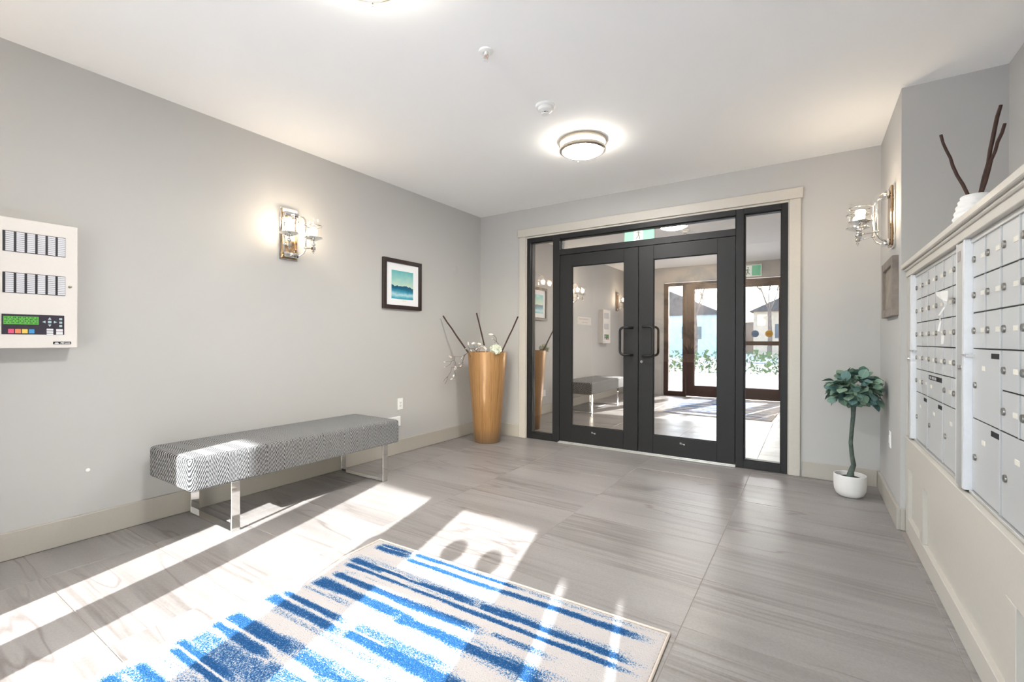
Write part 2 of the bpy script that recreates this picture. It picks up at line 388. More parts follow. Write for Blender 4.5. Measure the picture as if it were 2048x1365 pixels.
bmesh.ops.subdivide_edges(q.bm, edges=[e for e in q.bm.edges if abs(e.verts[0].co.y-e.verts[1].co.y) > .5], cuts=11, use_grid_fill=True)
bmesh.ops.bevel(q.bm, geom=[e for e in q.bm.edges if e.calc_face_angle(0) > .5], offset=.032, segments=4, profile=.6, affect='EDGES')
for v in q.bm.verts:
    if v.co.z > .45: v.co.z += .012*math.cos(v.co.x/.29*PI/2)*math.cos(v.co.y/.78*PI/2)
    if v.co.z < .36: v.co.z = .31+(v.co.z-.31)*.55
q.obj('cushion', m_bench(), bench, True)
for yy in (-.515, .65):
    lg = MB(); w_ = .026
    lg.box(-.30+.0, .252, yy-w_, yy+w_, .0, .012, .002); lg.box(-.30, .252, yy-w_, yy+w_, .297, .309, .002)
    lg.box(.240, .252, yy-w_, yy+w_, .010, .30, .002); lg.box(-.30, -.288, yy-w_, yy+w_, .010, .30, .002)
    lg.obj('leg_frame', M_CHROME, bench)
# ------------------------------------------------------------------ rug
def rug():
    o = thing('striped_rug', 'cream rug with brushed blue stripes lying on the tile floor', 'rug', (1.452, -2.868, 0), math.radians(1.9))
    RW, RL, st = 1.624, 2.30, .008
    nu, nv = int(RW/st)+1, int(RL/st)+1
    U, V = np.meshgrid(np.linspace(0, RW, nu), np.linspace(0, RL, nv))
    rng = np.random.default_rng(3)
    def wob(n=60, amp=.006):          # slow wander along u
        x = np.linspace(0, RW, n); y = np.cumsum(rng.normal(0, 1, n)); y -= np.linspace(y[0], y[-1], n); y = y/(np.abs(y).max()+1e-6)*amp
        return np.interp(np.linspace(0, RW, nu), x, y)
    dye = np.zeros((nv, nu))
    #      v, half width, u0, u1, strength
    SP = [(.066,.034,.03,.40,1.0), (.034,.020,.28,1.05,.86), (.092,.022,.28,1.0,.86), (.088,.022,.85,1.62,1.0), (.034,.012,.75,1.62,.45),
          (.128,.010,.30,.95,.42), (.165,.010,.1,.6,.2), (.243,.020,.03,.95,.98), (.240,.024,.85,1.62,.95), (.210,.022,.02,1.6,.42), (.295,.014,.05,.62,.95), (.297,.013,.5,1.62,.85),
          (.386,.026,.08,1.05,.95), (.372,.016,1.0,1.36,.62), (.345,.014,.1,.5,.35), (.474,.036,.06,.75,1.0), (.485,.034,.6,1.40,.95), (.505,.020,1.2,1.62,.9), (.535,.026,.05,.5,.48), (.520,.018,.45,1.62,.40), (.450,.020,.9,1.5,.40),
          (.620,.017,.02,.55,.85), (.618,.022,.5,1.1,.60), (.640,.020,.65,1.3,.45), (.675,.029,.0,.6,.95), (.665,.027,.5,1.25,.88), (.665,.020,1.1,1.62,.6), (.727,.016,.08,.95,.45), (.600,.010,1.2,1.62,.8),
          (.760,.012,.8,1.5,.5), (.815,.014,.3,1.0,.55), (.842,.034,.0,.55,1.0), (.840,.024,.45,1.1,.75), (.870,.020,.6,1.62,.55), (.908,.021,.0,.5,.9), (.890,.016,.1,.45,.6), (.930,.018,.4,1.3,.6),
          (.978,.036,.02,.75,.60), (1.000,.020,.6,1.5,.9), (1.032,.020,.0,.52,.97), (1.065,.014,.03,.8,.92), (1.110,.030,.2,1.3,.5), (1.105,.022,.02,.4,.35), (1.172,.016,.02,.4,.85), (1.215,.034,.0,.9,.6), (1.255,.024,.0,.5,.85), (1.160,.022,.7,1.62,.9),
          (1.33,.03,.1,1.4,.95), (1.39,.018,.0,.8,.6), (1.45,.03,.5,1.62,.8), (1.53,.026,.0,1.0,.95), (1.60,.02,.3,1.62,.55), (1.68,.034,.0,1.3,.9), (1.77,.024,.2,1.62,.7), (1.85,.03,.0,.9,.95), (1.93,.02,.4,1.62,.5), (2.02,.034,.0,1.2,.95), (2.11,.022,.3,1.62,.8), (2.20,.028,.0,1.0,.6)]
    for v0, hw, u0, u1, s in SP:
        cen = v0+wob(50, .006); h = hw*(1+wob(40, .35))
        d = np.abs(V-cen[None, :])/h[None, :]
        prof = np.clip((1.45-d)/.8, 0, 1)
        e = np.clip((U[0]-u0)/.05, 0, 1)*np.clip((u1-U[0])/.16, 0, 1)
        dye = np.maximum(dye, prof*e[None, :]*min(1.0, s*1.18 if s > .5 else s))
    for _ in range(26):               # thin undyed lines brushed through the stripes
        v0 = rng.uniform(.02, 2.28); u0 = rng.uniform(0, 1.2); ln = rng.uniform(.2, .6); hw = rng.uniform(.003, .006)
        d = np.abs(V-(v0+wob(50, .006))[None, :])/hw
        m = np.clip(1.4-d, 0, 1)*(np.clip((U-u0)/.04, 0, 1)*np.clip((u0+ln-U)/.04, 0, 1)); dye = dye*(1-m)
    for v0, u0, u1 in ((.266, .75, 1.62), (.262, .30, .75), (1.0485, .05, .45), (.875, .0, .35)):
        d = np.abs(V-(v0+wob(50, .003))[None, :])/.0045; m = np.clip(1.5-d, 0, 1)*((U > u0)*(U < u1)); dye = dye*(1-m)
    edge = np.minimum(np.minimum(U, RW-U), np.minimum(V, RL-V)); dye *= np.clip((edge-.006)/.02, 0, 1)
    Z = .009+rng.normal(0, .0006, U.shape); Z -= np.clip(.012-edge, 0, .012)*.6
    verts = np.stack([U, -V, Z], -1).reshape(-1, 3)
    idx = np.arange(nu*nv).reshape(nv, nu)
    f = np.stack([idx[:-1, :-1], idx[1:, :-1], idx[1:, 1:], idx[:-1, 1:]], -1).reshape(-1, 4)
    me = bpy.data.meshes.new('pile'); me.from_pydata(verts.tolist(), [], f.tolist())
    at = me.attributes.new('dye', 'FLOAT', 'POINT'); at.data.foreach_set('value', dye.reshape(-1).astype(np.float32))
    for p_ in me.polygons: p_.use_smooth = True
    k = N('rug_pile'); b = k.pb((.7,.68,.66), .95, 0, .1)
    a = k.n('ShaderNodeAttribute'); a.attribute_name = 'dye'
    g = k.noise(k.co(), 190, 2, .8); g2 = k.noise(k.map(k.co(), (12, 60, 1)), 1.0, 3)
    x = k.math('ADD', a.outputs['Fac'], k.math('ADD', k.math('MULTIPLY', k.math('SUBTRACT', g.outputs[0], .5), 2.4), k.math('MULTIPLY', k.math('SUBTRACT', g2.outputs[0], .5), .35)))
    c = k.ramp(x, [(.36, lin((210, 204, 201))), (.45, lin((158, 180, 200))), (.62, lin((76, 120, 164))), (.95, lin((30, 80, 132)))])
    tone = k.noise(k.co(), 500, 2); c = k.mix(k.math('MULTIPLY', tone.outputs[0], .22), c, (.02, .03, .05))
    k.l(c, b.inputs['Base Color']); k.bump(g.outputs[0], .9, .006)
    link('pile', me, k.m, o)
    bd = MB(); h = .011
    bd.box(-.006, .004, -RL, 0, 0, h, .003); bd.box(RW-.004, RW+.006, -RL, 0, 0, h, .003); bd.box(-.006, RW+.006, -.004, .006, 0, h, .003); bd.box(-.006, RW+.006, -RL-.006, -RL+.004, 0, h, .003)
    bd.obj('binding', flat('rug_binding', (206, 196, 186), .9, gs=400, var=.1), o)
    MB().box(.0, RW, -RL, 0, 0, .006).obj('backing', flat('rug_backing', (160, 148, 132), .95), o)
rug()
# ------------------------------------------------------------------ wall mounted things; local frame: x right, -y out of the wall, z up
LW, RWL = PI/2, -PI/2
def fire_panel():
    o = thing('fire_alarm_panel', 'cream fire alarm panel with two zone windows and a control strip on left wall', 'alarm panel', (0, -4.05, 1.118), LW)
    M = flat('panel_cream', (222, 217, 212), .4, var=.01); hh = .674
    MB().box(-.185, .185, -.084, 0, .006, hh-.006, .002).obj('back_box', M, o)
    MB().box(-.191, .191, -.100, -.080, 0, hh, .003).obj('cover', M, o)
    mb = flat('panel_black', (44, 42, 46), .35); ms = flat('label_slip_white', (214, 214, 220), .5)
    sq = MB(); sq.box(-.0145, .0145, -.0012, .0006, -.0043, .0043); sm = sq.mesh('label_slip'); sm.materials.append(ms)
    for zc in (.5515, .339):
        w = MB().box(-.094, .140, -.1025, -.099, zc-.053, zc+.053, .001).obj('zone_window', mb, o)
        for c_ in range(6):
            for r_ in range(10):
                link('label_slip', sm, None, w, (-.070+c_*.0388, -.1027, zc-.046+r_*.0102))
    cp = MB().box(-.097, .136, -.1025, -.099, .072, .177, .001).obj('control_strip', flat('panel_violet_black', (54, 48, 60), .35), o)
    MB().box(-.091, .036, -.1045, -.102, .124, .166).obj('display', emit('lcd_green', (.09, .28, .06), .55), cp)
    dg = MB()
    for r_ in range(4):
        for c_ in range(20):
            if (c_*7+r_*5) % 11 < 7: dg.box(-.087+c_*.006, -.0835+c_*.006, -.1049, -.1044, .130+r_*.009, .135+r_*.009)
    dg.obj('display_characters', flat('lcd_ink', (40, 78, 30), .5), cp)
    for i, rgb in enumerate(((222, 92, 128), (226, 138, 98), (226, 196, 92), (70, 150, 206))):
        MB().box(-.075+i*.0247, -.054+i*.0247, -.1050, -.102, .078, .100, .001).obj('function_button', flat('button_%d' % i, rgb, .4), cp)
    mg = flat('button_grey', (176, 200, 204), .4); cx, cz = .078, .140
    for dx, dz in ((0, .018), (0, -.018), (.021, 0), (-.021, 0)):
        t = math.atan2(dz, dx); P = [(cx+dx+.008*math.cos(t+a), cz+dz+.008*math.sin(t+a)) for a in (0, 2.2, -2.2)]
        MB().prism(P, (-.105, -.102), 'y').obj('arrow_button', mg, cp)
    MB().box(cx-.007, cx+.007, -.105, -.102, cz-.006, cz+.006, .001).obj('enter_button', mg, cp)
    for i in range(3): MB().box(.115, .127, -.105, -.102, .152-i*.019, .163-i*.019, .001).obj('square_button', mg, cp)
    mw = flat('button_white', (226, 226, 228), .4)
    for i in range(3): MB().box(.066, .092, -.105, -.102, .094-i*.0125, .104-i*.0125, .001).obj('status_button', mw, cp)
    for i in range(2): MB().box(.103, .130, -.105, -.102, .089-i*.0165, .103-i*.0165, .001).obj('wide_button', mw, cp)
    MB().lathe([(.0, -.1), (.0075, -.1), (.0075, -.107), (.004, -.1085), (.0, -.1085)], 16, (.159, 0, .339), False, 'y').obj('key_lock', M_NICKEL, o, True)
    lg = MB().box(.092, .164, -.1022, -.099, .020, .034, .001).obj('maker_badge', M_DARK, o)
    mt = flat('badge_white', (245, 245, 245), .5)
    MB().prism([(.096, .0225), (.103, .031), (.106, .0275), (.1085, .0308), (.116, .0225)], (-.1032, -.1018), 'y').obj('badge_emblem', mt, lg)
    link('badge_lettering', text_mesh('Mircom', .0125, .0005, .25, .0003), mt, lg, (.1395, -.1027, .0268), (PI/2, 0, 0))
fire_panel()
M_SHADE = glass('lamp_glass', (.985, .98, .97), .05)
def m_bulb():
    k = N('bulb_glow'); e = k.n('ShaderNodeEmission'); e.inputs[0].default_value = (1.0, .82, .60, 1); e.inputs[1].default_value = BULB_E
    k.l(e.outputs[0], k.out.inputs[0]); return k.m
M_BULB = m_bulb()
def sconce(label, loc, rz):
    o = thing('wall_sconce', label, 'wall lamp', loc, rz, 'twin-light glass wall sconces')
    MB().box(-.076, .076, -.012, 0, -.21, .21, .003).obj('mounting_plate', M_CHROME, o)
    MB().box(-.066, .066, -.026, -.012, -.20, .20, .004).obj('face_plate', flat('polished_plate', (176, 150, 122), .16, 1), o)
    for z in (.152, -.172):
        MB().box(-.056, .056, -.062, -.026, z-.02, z+.02, .008, 2).obj('bracket', M_CHROME, o, True)
    for s in (-1, 1):
        P = [(s*.05, -.046, .152), (s*.068, -.056, .152), (s*.082, -.078, .146), (s*.088, -.094, .128), (s*.09, -.100, .10), (s*.09, -.100, -.09), (s*.088, -.096, -.125), (s*.08, -.084, -.15), (s*.066, -.064, -.166), (s*.05, -.046, -.172)]
        MB().tube(P, .0062, 10).obj('side_tube', M_CHROME, o, True)
        MB().sphere((s*.09, -.100, -.105), .0135).obj('joint_ball', M_CHROME, o, True)
        X, Y = s*.102, -.188
        MB().tube([(s*.09, -.1, -.108), (s*.095, -.14, -.112), (X, Y, -.118)], .0045, 8).obj('arm', M_CHROME, o, True)
        cup = MB().lathe([(.0, -.002), (.012, -.002), (.066, .020), (.070, .022), (.070, .026), (.064, .026), (.014, .010), (.0, .010)], 28, (X, Y, -.056), False).obj('drip_dish', M_CHROME, o, True)
        MB().box(X-.0125, X+.0125, Y-.0125, Y+.0125, -.131, -.106, .002).obj('arm_block', M_CHROME, cup)
        MB().lathe([(.0, -.162), (.003, -.158), (.004, -.150), (.010, -.146), (.010, -.140), (.005, -.136), (.005, -.131), (.0, -.131)], 12, (X, Y, 0), False).obj('finial', M_CHROME, cup, True)
        MB().sphere((X, Y, -.084), .0165).lathe([(.006, -.106), (.006, -.058)], 10, (X, Y, 0), False).obj('stem_ball', M_CHROME, cup, True)
        MB().lathe([(.0, -.046), (.0125, -.046), (.0125, -.018), (.018, -.012), (.018, -.006), (.0, -.006)], 16, (X, Y, 0), False).obj('bulb_socket', M_WHITE, cup, True)
        MB().lathe([(.0, -.008), (.013, -.004), (.022, .010), (.028, .026), (.028, .038), (.022, .047), (.010, .051), (.0, .052)], 20, (X, Y, 0), False).obj('bulb', M_BULB, cup, True)
        sh = MB().lathe([(.061, -.030), (.061, .108)], 32, (X, Y, 0), False).obj('glass_shade', M_SHADE, o, True)
        MB().tube([(X+.066*math.cos(a), Y+.066*math.sin(a), .062) for a in [2*PI*i/32 for i in range(32)]], .0032, 8, closed=True).obj('shade_ring', M_CHROME, sh, True)
    return o
sconce('chrome twin-light sconce on the left wall between alarm panel and teal picture', (0, -2.57, 2.02), LW)
sconce('chrome twin-light sconce on the right wall above the grey wooden frame', (WX, -.685, 2.01), RWL)
sconce('chrome twin-light sconce near the street doors, seen mirrored in the left leaf', (0, -4.86, 2.02), LW)
sconce('chrome twin-light sconce in the lobby, seen through the left sidelight', (0, 1.40, 2.02), LW)
def m_art():
    k = N('teal_seascape_print'); b = k.pb((.5,.6,.6), .4)
    s = k.n('ShaderNodeSeparateXYZ'); k.l(k.co(), s.inputs[0]); z = k.math('MULTIPLY', k.math('ADD', s.outputs[2], -.255), 1/.29)  # -.5 .. .5
    nb = k.noise(k.map(k.co(), (9, 1, 14)), 1.0, 4, .6); nh = k.noise(k.map(k.co(), (11, 0, 0)), 1.0, 2)
    skyc = k.ramp(k.math('ADD', k.math('ADD', z, k.math('MULTIPLY', k.math('SUBTRACT', nb.outputs[0], .5), .5)), .3), [(.12, lin((214, 222, 198))), (.45, lin((158, 206, 198))), (.8, lin((96, 182, 188)))])
    sea = k.ramp(k.math('ADD', k.math('ADD', z, k.math('MULTIPLY', k.math('SUBTRACT', nb.outputs[0], .5), .25)), .5), [(.02, lin((60, 166, 190))), (.14, lin((182, 218, 226))), (.24, lin((58, 150, 178))), (.34, lin((14, 98, 130))), (.46, lin((12, 84, 112)))])
    hill = k.math('GREATER_THAN', k.math('ADD', z, k.math('MULTIPLY', k.math('SUBTRACT', nh.outputs[0], .5), .35)), -.06)
    k.l(k.mix(hill, sea, skyc), b.inputs['Base Color']); return k.m
def picture(label, loc, rz, w, h, fw_, d, fm, art, matm, inset):
    o = thing('framed_picture', label, 'picture', loc, rz); q = MB()
    q.box(-w/2, -w/2+fw_, -d, 0, 0, h, .002); q.box(w/2-fw_, w/2, -d, 0, 0, h, .002); q.box(-w/2+fw_, w/2-fw_, -d, 0, 0, fw_, .002); q.box(-w/2+fw_, w/2-fw_, -d, 0, h-fw_, h, .002)
    q.obj('frame', fm, o)
    if matm: MB().box(-w/2+fw_-.002, w/2-fw_+.002, -d*.45, -d*.2, fw_-.002, h-fw_+.002).obj('mat_board', matm, o)
    l, b_, r, t = inset
    MB().box(l, r, -d*.45-.002, -d*.45+.001, b_, t).obj('print', art, o)
    return o
fr = picture('dark framed teal seascape print in a white mat above the bench end', (0, -1.343, 1.483), LW, .525, .508, .040, .032, flat('espresso_wood', (48, 36, 34), .4, gs=20, var=.15), m_art(), flat('mat_white', (240, 241, 243), .8, var=.005), (-.150, .105, .146, .394))
MB().box(.0, .024, -.0168, -.0140, .082, .094).box(.030, .046, -.0168, -.0140, .082, .094).obj('mat_mark', flat('mark_cream', (236, 230, 206), .6), fr)
picture('weathered grey wooden frame hanging below the right sconce', (WX, -.64, 1.335), RWL, .50, .385, .055, .034, flat('driftwood', (134, 124, 116), .7, gs=14, var=.22), flat('driftwood_panel', (150, 140, 128), .7, gs=10, var=.2), None, (-.20, .05, .20, .335))
def outlet(label, loc, rz, kind='outlet', w=.07, h=.116):
    o = thing('wall_outlet' if kind == 'outlet' else 'switch_plate', label, 'outlet' if kind == 'outlet' else 'switch', loc, rz)
    MB().box(-w/2, w/2, -.006, 0, 0, h, .002).obj('cover_plate', M_WHITE, o)
    if kind == 'outlet':
        r = MB().box(-.017, .017, -.008, -.005, .026, .090, .001).obj('receptacle', M_WHITE, o)
        s = MB()
        for zc in (.073, .043): s.box(-.008, -.005, -.0086, -.0075, zc-.005, zc+.005).box(.005, .008, -.0086, -.0075, zc-.004, zc+.004).lathe([(.0, -.0086), (.0028, -.0086), (.0028, -.0075), (.0, -.0075)], 8, (0, 0, zc-.011), False, 'y')
        s.obj('slots', M_DARK, r)
    else: MB().box(-.016, .016, -.010, -.005, .03, .086, .002).obj('rocker', M_WHITE, o)
outlet('white wall outlet just above the bench end on the left wall', (0, -1.36, .45), LW)
outlet('white wall plate low on the right wall beside the topiary', (WX, -.58, .43), RWL, 'switch')
o = thing('wall_intake_box', 'low white wall box partly hidden behind the bench end', 'wall box', (0, -1.475, .285), LW)
MB().box(-.105, .105, -.022, 0, 0, .10, .004).obj('box', M_WHITE, o); MB().box(.02, .06, -.0235, -.02, .058, .063).obj('slot', M_DARK, o)
q = MB(); q.lathe([(.0, 0), (.048, 0), (.048, -.004), (.045, -.006), (.0, -.006)], 32, (0, 0, 0), False, 'y'); o = q.obj('blank_cover', M_WALL, None, True, loc=(0, -.49, 2.005), rot=(0, 0, LW)); tag(o, 'round painted blank cover high on left wall above the gold vase', 'cover plate')
q = MB(); q.lathe([(.0, 0), (.010, 0), (.010, -.004), (.0, -.006)], 16, (0, 0, 0), False, 'y'); o = q.obj('wall_bumper', M_WHITE, None, True, loc=(0, -3.79, .40), rot=(0, 0, LW)); tag(o, 'tiny white wall dot left of the bench', 'wall bumper')
# ------------------------------------------------------------------ ceiling fixtures
def m_diff():
    k = N('lamp_diffuser'); e = k.n('ShaderNodeEmission'); e.inputs[0].default_value = (1.0, .98, .945, 1); e.inputs[1].default_value = CEIL_E
    k.l(e.outputs[0], k.out.inputs[0]); return k.m
M_DIFF = m_diff(); M_BAND = emit('lamp_side_band', (1.0, .94, .84), CEIL_E*.28)
def ceil_light(label, x, y):
    o = thing('ceiling_lamp', label, 'ceiling lamp', (x, y, H), 0, 'round flush ceiling lamps')
    MB().lathe([(.0, 0), (.182, 0), (.186, -.030), (.176, -.030), (.172, -.010), (.0, -.010)], 48, (0,0,0), False).obj('ceiling_ring', M_NICKEL, o, True)
    MB().lathe([(.160, -.010), (.160, -.072)], 48, (0,0,0), False).obj('side_band', M_BAND, o, True)
    MB().lathe([(.162, -.072), (.158, -.080), (.140, -.094), (.10, -.106), (.05, -.112), (.0, -.113)], 48, (0,0,0), False).obj('diffuser', M_DIFF, o, True)
    MB().lathe([(.168, -.062), (.180, -.062), (.180, -.080), (.164, -.090), (.158, -.086), (.168, -.076), (.168, -.062)], 48, (0,0,0), False).obj('lower_ring', M_NICKEL, o, True)
    for i in range(3):
        a = 2*PI*i/3+2.2
        MB().tube([(.176*math.cos(a), .176*math.sin(a), -.018), (.176*math.cos(a), .176*math.sin(a), -.092)], .003, 8).sphere((.176*math.cos(a), .176*math.sin(a), -.094), .005, 8, 6).obj('post', M_NICKEL, o, True)
    return o
ceil_light('lit round flush ceiling lamp in front of the double doors', 2.035, -1.36)
ceil_light('round flush ceiling lamp added out of sight to brighten the lobby', 2.0, 2.85)  # added lamp, hidden behind the door head, lights the lobby
ceil_light('lit round flush ceiling lamp at the top edge, nearer the street doors', 2.02, -3.46)
o = thing('smoke_detector', 'white smoke detector on the ceiling between sprinkler and lamp', 'smoke detector', (2.05, -1.99, H))
MB().lathe([(.0, 0), (.066, 0), (.066, -.012), (.062, -.016), (.0, -.016)], 32, (0,0,0), False).obj('base', M_WHITE, o, True)
MB().lathe([(.0, -.014), (.050, -.014), (.047, -.034), (.030, -.044), (.0, -.044)], 32, (0,0,0), False).obj('body', M_WHITE, o, True)
q = MB()
for i in range(8):
    a = 2*PI*i/8; q.tube([(.024*math.cos(a), .024*math.sin(a), -.043), (.024*math.cos(a), .024*math.sin(a), -.054)], .002, 5)
q.obj('vent_ribs', M_WHITE, o); MB().lathe([(.0, -.043), (.019, -.043), (.019, -.053), (.0, -.053)], 20, (0,0,0), False).obj('vent_core', M_DARK, o)
MB().lathe([(.0, -.053), (.027, -.053), (.025, -.060), (.0, -.061)], 24, (0,0,0), False).obj('cap', M_WHITE, o, True)
o = thing('sprinkler_head', 'small white sprinkler head hanging from the ceiling', 'sprinkler', (2.06, -2.67, H))
MB().lathe([(.0, 0), (.040, 0), (.038, -.006), (.020, -.010), (.014, -.004), (.0, -.004)], 28, (0,0,0), False).obj('escutcheon', M_WHITE, o, True)
MB().lathe([(.0, -.004), (.010, -.004), (.010, -.022), (.0, -.022)], 12, (0,0,0), False).obj('fitting', M_WHITE, o, True)
MB().tube([(.009, 0, -.02), (.013, 0, -.034), (.004, 0, -.050)], .0022, 6).tube([(-.009, 0, -.02), (-.013, 0, -.034), (-.004, 0, -.050)], .0022, 6).obj('yoke', M_NICKEL, o, True)
MB().tube([(0, 0, -.02), (0, 0, -.048)], .002, 6).obj('glass_bulb', flat('bulb_amber', (190, 120, 70), .2), o, True)
MB().lathe([(.0, -.050), (.014, -.050), (.014, -.052), (.0, -.053)], 14, (0,0,0), False).obj('deflector', M_WHITE, o, True)
# ------------------------------------------------------------------ tall gold vase with branches
def m_gold():
    k = N('gold_bamboo_vase'); b = k.pb((.5,.3,.15), .36, .15, .5)
    s = k.n('ShaderNodeSeparateXYZ'); k.l(k.co(), s.inputs[0])
    ang = k.math('ARCTAN2', s.outputs[1], s.outputs[0]); cx = k.n('ShaderNodeCombineXYZ'); k.l(k.math('MULTIPLY', ang, 7), cx.inputs[0]); k.l(k.math('MULTIPLY', s.outputs[2], .8), cx.inputs[1])
    n1 = k.noise(cx.outputs[0], 1.4, 4, .6); n2 = k.noise(cx.outputs[0], 9, 2)
    c = k.ramp(n1.outputs[0], [(.28, lin((128, 90, 50))), (.45, lin((158, 117, 72))), (.6, lin((174, 134, 87))), (.75, lin((150, 108, 62)))])
    c = k.mix(.22, c, k.ramp(n2.outputs[0], [(.4, lin((120, 84, 48))), (.6, lin((192, 152, 104)))]))
    c = k.mix(k.ramp(k.math('ADD', s.outputs[2], k.math('MULTIPLY', n2.outputs[0], .08)), [(.06, (.75,)*3), (.22, (0,0,0))]), c, lin((112, 92, 72)))
    k.l(c, b.inputs['Base Color']); return k.m
VX, VY = .417, -.411
o = thing('floor_vase', 'tall tapered gold vase standing in the left corner', 'vase', (VX, VY, 0))
MB().lathe([(.0, .0), (.142, .0), (.147, .006), (.228, 1.032), (.226, 1.036), (.219, 1.032), (.150, .15), (.0, .15)], 56, (0,0,0), False).obj('body', m_gold(), o, True)
MB().lathe([(.0, .84), (.200, .84), (.200, .845), (.0, .86)], 24, (0,0,0), False).obj('filler', flat('moss_filler', (70, 58, 44), .95, gs=40, var=.4), o)
M_TWIG = flat('dark_twig', (66, 44, 36), .7, gs=60, var=.25); M_BRANCH = flat('grey_branch', (84, 72, 66), .8, gs=60, var=.25)
def stick(label, pts, r, name='decor_stick', group='dark sticks in the gold vase'):
    P = [Vector(p) for p in pts]; b0 = P[0]
    Q = []
    for i in range(9):
        t = i/8; k_ = t*(len(P)-1); j = min(int(k_), len(P)-2); f = k_-j
        Q.append(P[j].lerp(P[j+1], f)-b0+Vector((random.uniform(-1,1), random.uniform(-1,1), 0))*.0025)
    rs = [r*(1.08-.16*i/8+random.uniform(-.08, .08)) for i in range(9)]
    ob = MB().tube(Q, rs, 8).obj(name, M_TWIG, None, True, loc=b0); tag(ob, label, 'stick', group); return ob
stick('dark stick leaning left out of the gold vase', [(.335, -.485, .87), (.05, -.765, 1.445)], .0095)
stick('dark stick standing nearly upright in the gold vase', [(.41, -.36, .87), (.262, -.415, 1.487)], .0085)
stick('dark stick leaning right out of the gold vase', [(.53, -.42, .87), (.842, -.42, 1.431)], .0085)
RV = Vector((.837, .547, 0)); FV = Vector((-.547, .837, 0))
def vp(cx, cy, d=0.0):      # sketch units around the vase mouth -> metres
    s = .000656*(1+d/5.1); return Vector((VX, VY, 1.03))+RV*((cx-880)*s)+Vector((0, 0, -(cy-722)*s))+FV*d
def petal_mesh():
    q = MB(); rows = []
    for i in range(5):
        t = i/4; w = .5*math.sin(PI*(.12+.80*t))
        rows.append([q.bm.verts.new((x*w, .18*(1-(2*abs(x))**2)*0-.22*t*t+.12*abs(x), t)) for x in (-1, 0, 1)])
    for a, b in zip(rows[:-1], rows[1:]):
        for j in range(2): q.bm.faces.new((a[j], a[j+1], b[j+1], b[j]))
    return q.mesh('petal', True)
def bud_mesh(): return MB().lathe([(.0, -1), (.42, -.85), (.62, -.35), (.55, .2), (.3, .75), (.0, 1)], 8, (0,0,0), False).mesh('bud', True)
BUD = bud_mesh(); BUD.materials.append(flat('magnolia_white', (240, 234, 228), .6, gs=200, var=.06))
BUD2 = BUD.copy(); BUD2.materials.clear(); BUD2.materials.append(flat('magnolia_blush', (220, 202, 188), .65, gs=200, var=.1))
PET = petal_mesh(); PET.materials.append(MAT['magnolia_white'])
def branch(label, lines, buds, flowers=(), dep=-.10):
    o = thing('magnolia_branch', label, 'flower branch', vp(*lines[0][0], dep), 0, 'magnolia branches in the gold vase'); b0 = Vector(o.location)
    for i, ln in enumerate(lines):
        P = [vp(x, y, dep+.03*math.sin(i*2.1+j*.9))-b0 for j, (x, y) in enumerate(ln)]; n = len(P)
        MB().tube(P, [(.0036 if i == 0 else .0024)*(1-.55*j/max(1, n-1)) for j in range(n)], 6).obj('stem', M_BRANCH, o, True)
    for x, y, a, b_, an, bl in buds:
        q = link('bud', BUD2 if bl else BUD, None, o, vp(x, y, dep)-b0); s = .000656
        q.scale = (b_*s*1.6, b_*s*1.6, a*s); d = (RV*math.cos(an)+Vector((0, 0, 1))*math.sin(an)); q.rotation_euler = d.to_track_quat('Z', 'Y').to_euler()
    for x, y, r, an in flowers:
        c0 = vp(x, y, dep)-b0; ax = (RV*math.cos(an)+Vector((0,0,1))*math.sin(an)-FV*.4).normalized()
        for i in range(6):
            q = link('petal', PET, None, o, c0); m = ax.to_track_quat('Z', 'Y') @ Euler((0, 0, 2*PI*i/6)).to_quaternion() @ Euler((.55 if i % 2 else .8, 0, 0)).to_quaternion()
            q.rotation_euler = m.to_euler(); q.scale = (r*.000656*1.2,)*3
    return o
branch('bare magnolia branch with white buds drooping left over the vase rim',
    [[(600, 800), (560, 715), (520, 745), (490, 775), (460, 870), (465, 930), (430, 985), (350, 1000), (255, 990), (250, 1060), (195, 1150), (185, 1200), (150, 1280)],
     [(520, 745), (430, 800), (330, 795), (245, 785)], [(325, 800), (315, 850), (260, 880), (190, 880), (125, 895)], [(315, 860), (330, 920), (345, 955)],
     [(260, 880), (235, 930), (180, 970), (140, 985)], [(195, 1150), (150, 1190), (115, 1245)], [(330, 1000), (310, 1070), (330, 1110), (320, 1170), (265, 1190)], [(463, 900), (430, 915), (400, 920)], [(500, 760), (430, 850), (390, 830)]],
    [(240, 800, 30, 18, 2.4, 1), (135, 892, 16, 9, 3.0, 0), (142, 982, 16, 9, 3.4, 0), (405, 918, 20, 10, 3.0, 1), (298, 1140, 28, 15, 4.4, 0), (262, 1192, 24, 11, 3.5, 0), (430, 962, 26, 15, .4, 1), (450, 812, 40, 10, .9, 1), (120, 1245, 8, 5, 4, 1)],
    [(355, 1005, 46, 2.9)], -.14)
branch('magnolia branch with open white flowers at the left of the vase mouth',
    [[(700, 800), (690, 700), (640, 655), (580, 660), (550, 705)], [(690, 700), (735, 640), (800, 560)], [(580, 660), (550, 625), (548, 590)], [(690, 700), (660, 640), (640, 600)]],
    [(548, 570, 36, 13, 1.6, 0), (505, 660, 16, 9, 2.4, 0), (700, 660, 26, 14, .8, 1), (855, 715, 30, 14, 1.5, 1), (600, 690, 20, 12, 2.2, 0)],
    [(640, 600, 50, 1.7), (735, 610, 50, 1.2), (805, 670, 60, .6), (770, 655, 46, 1.9)], -.06)
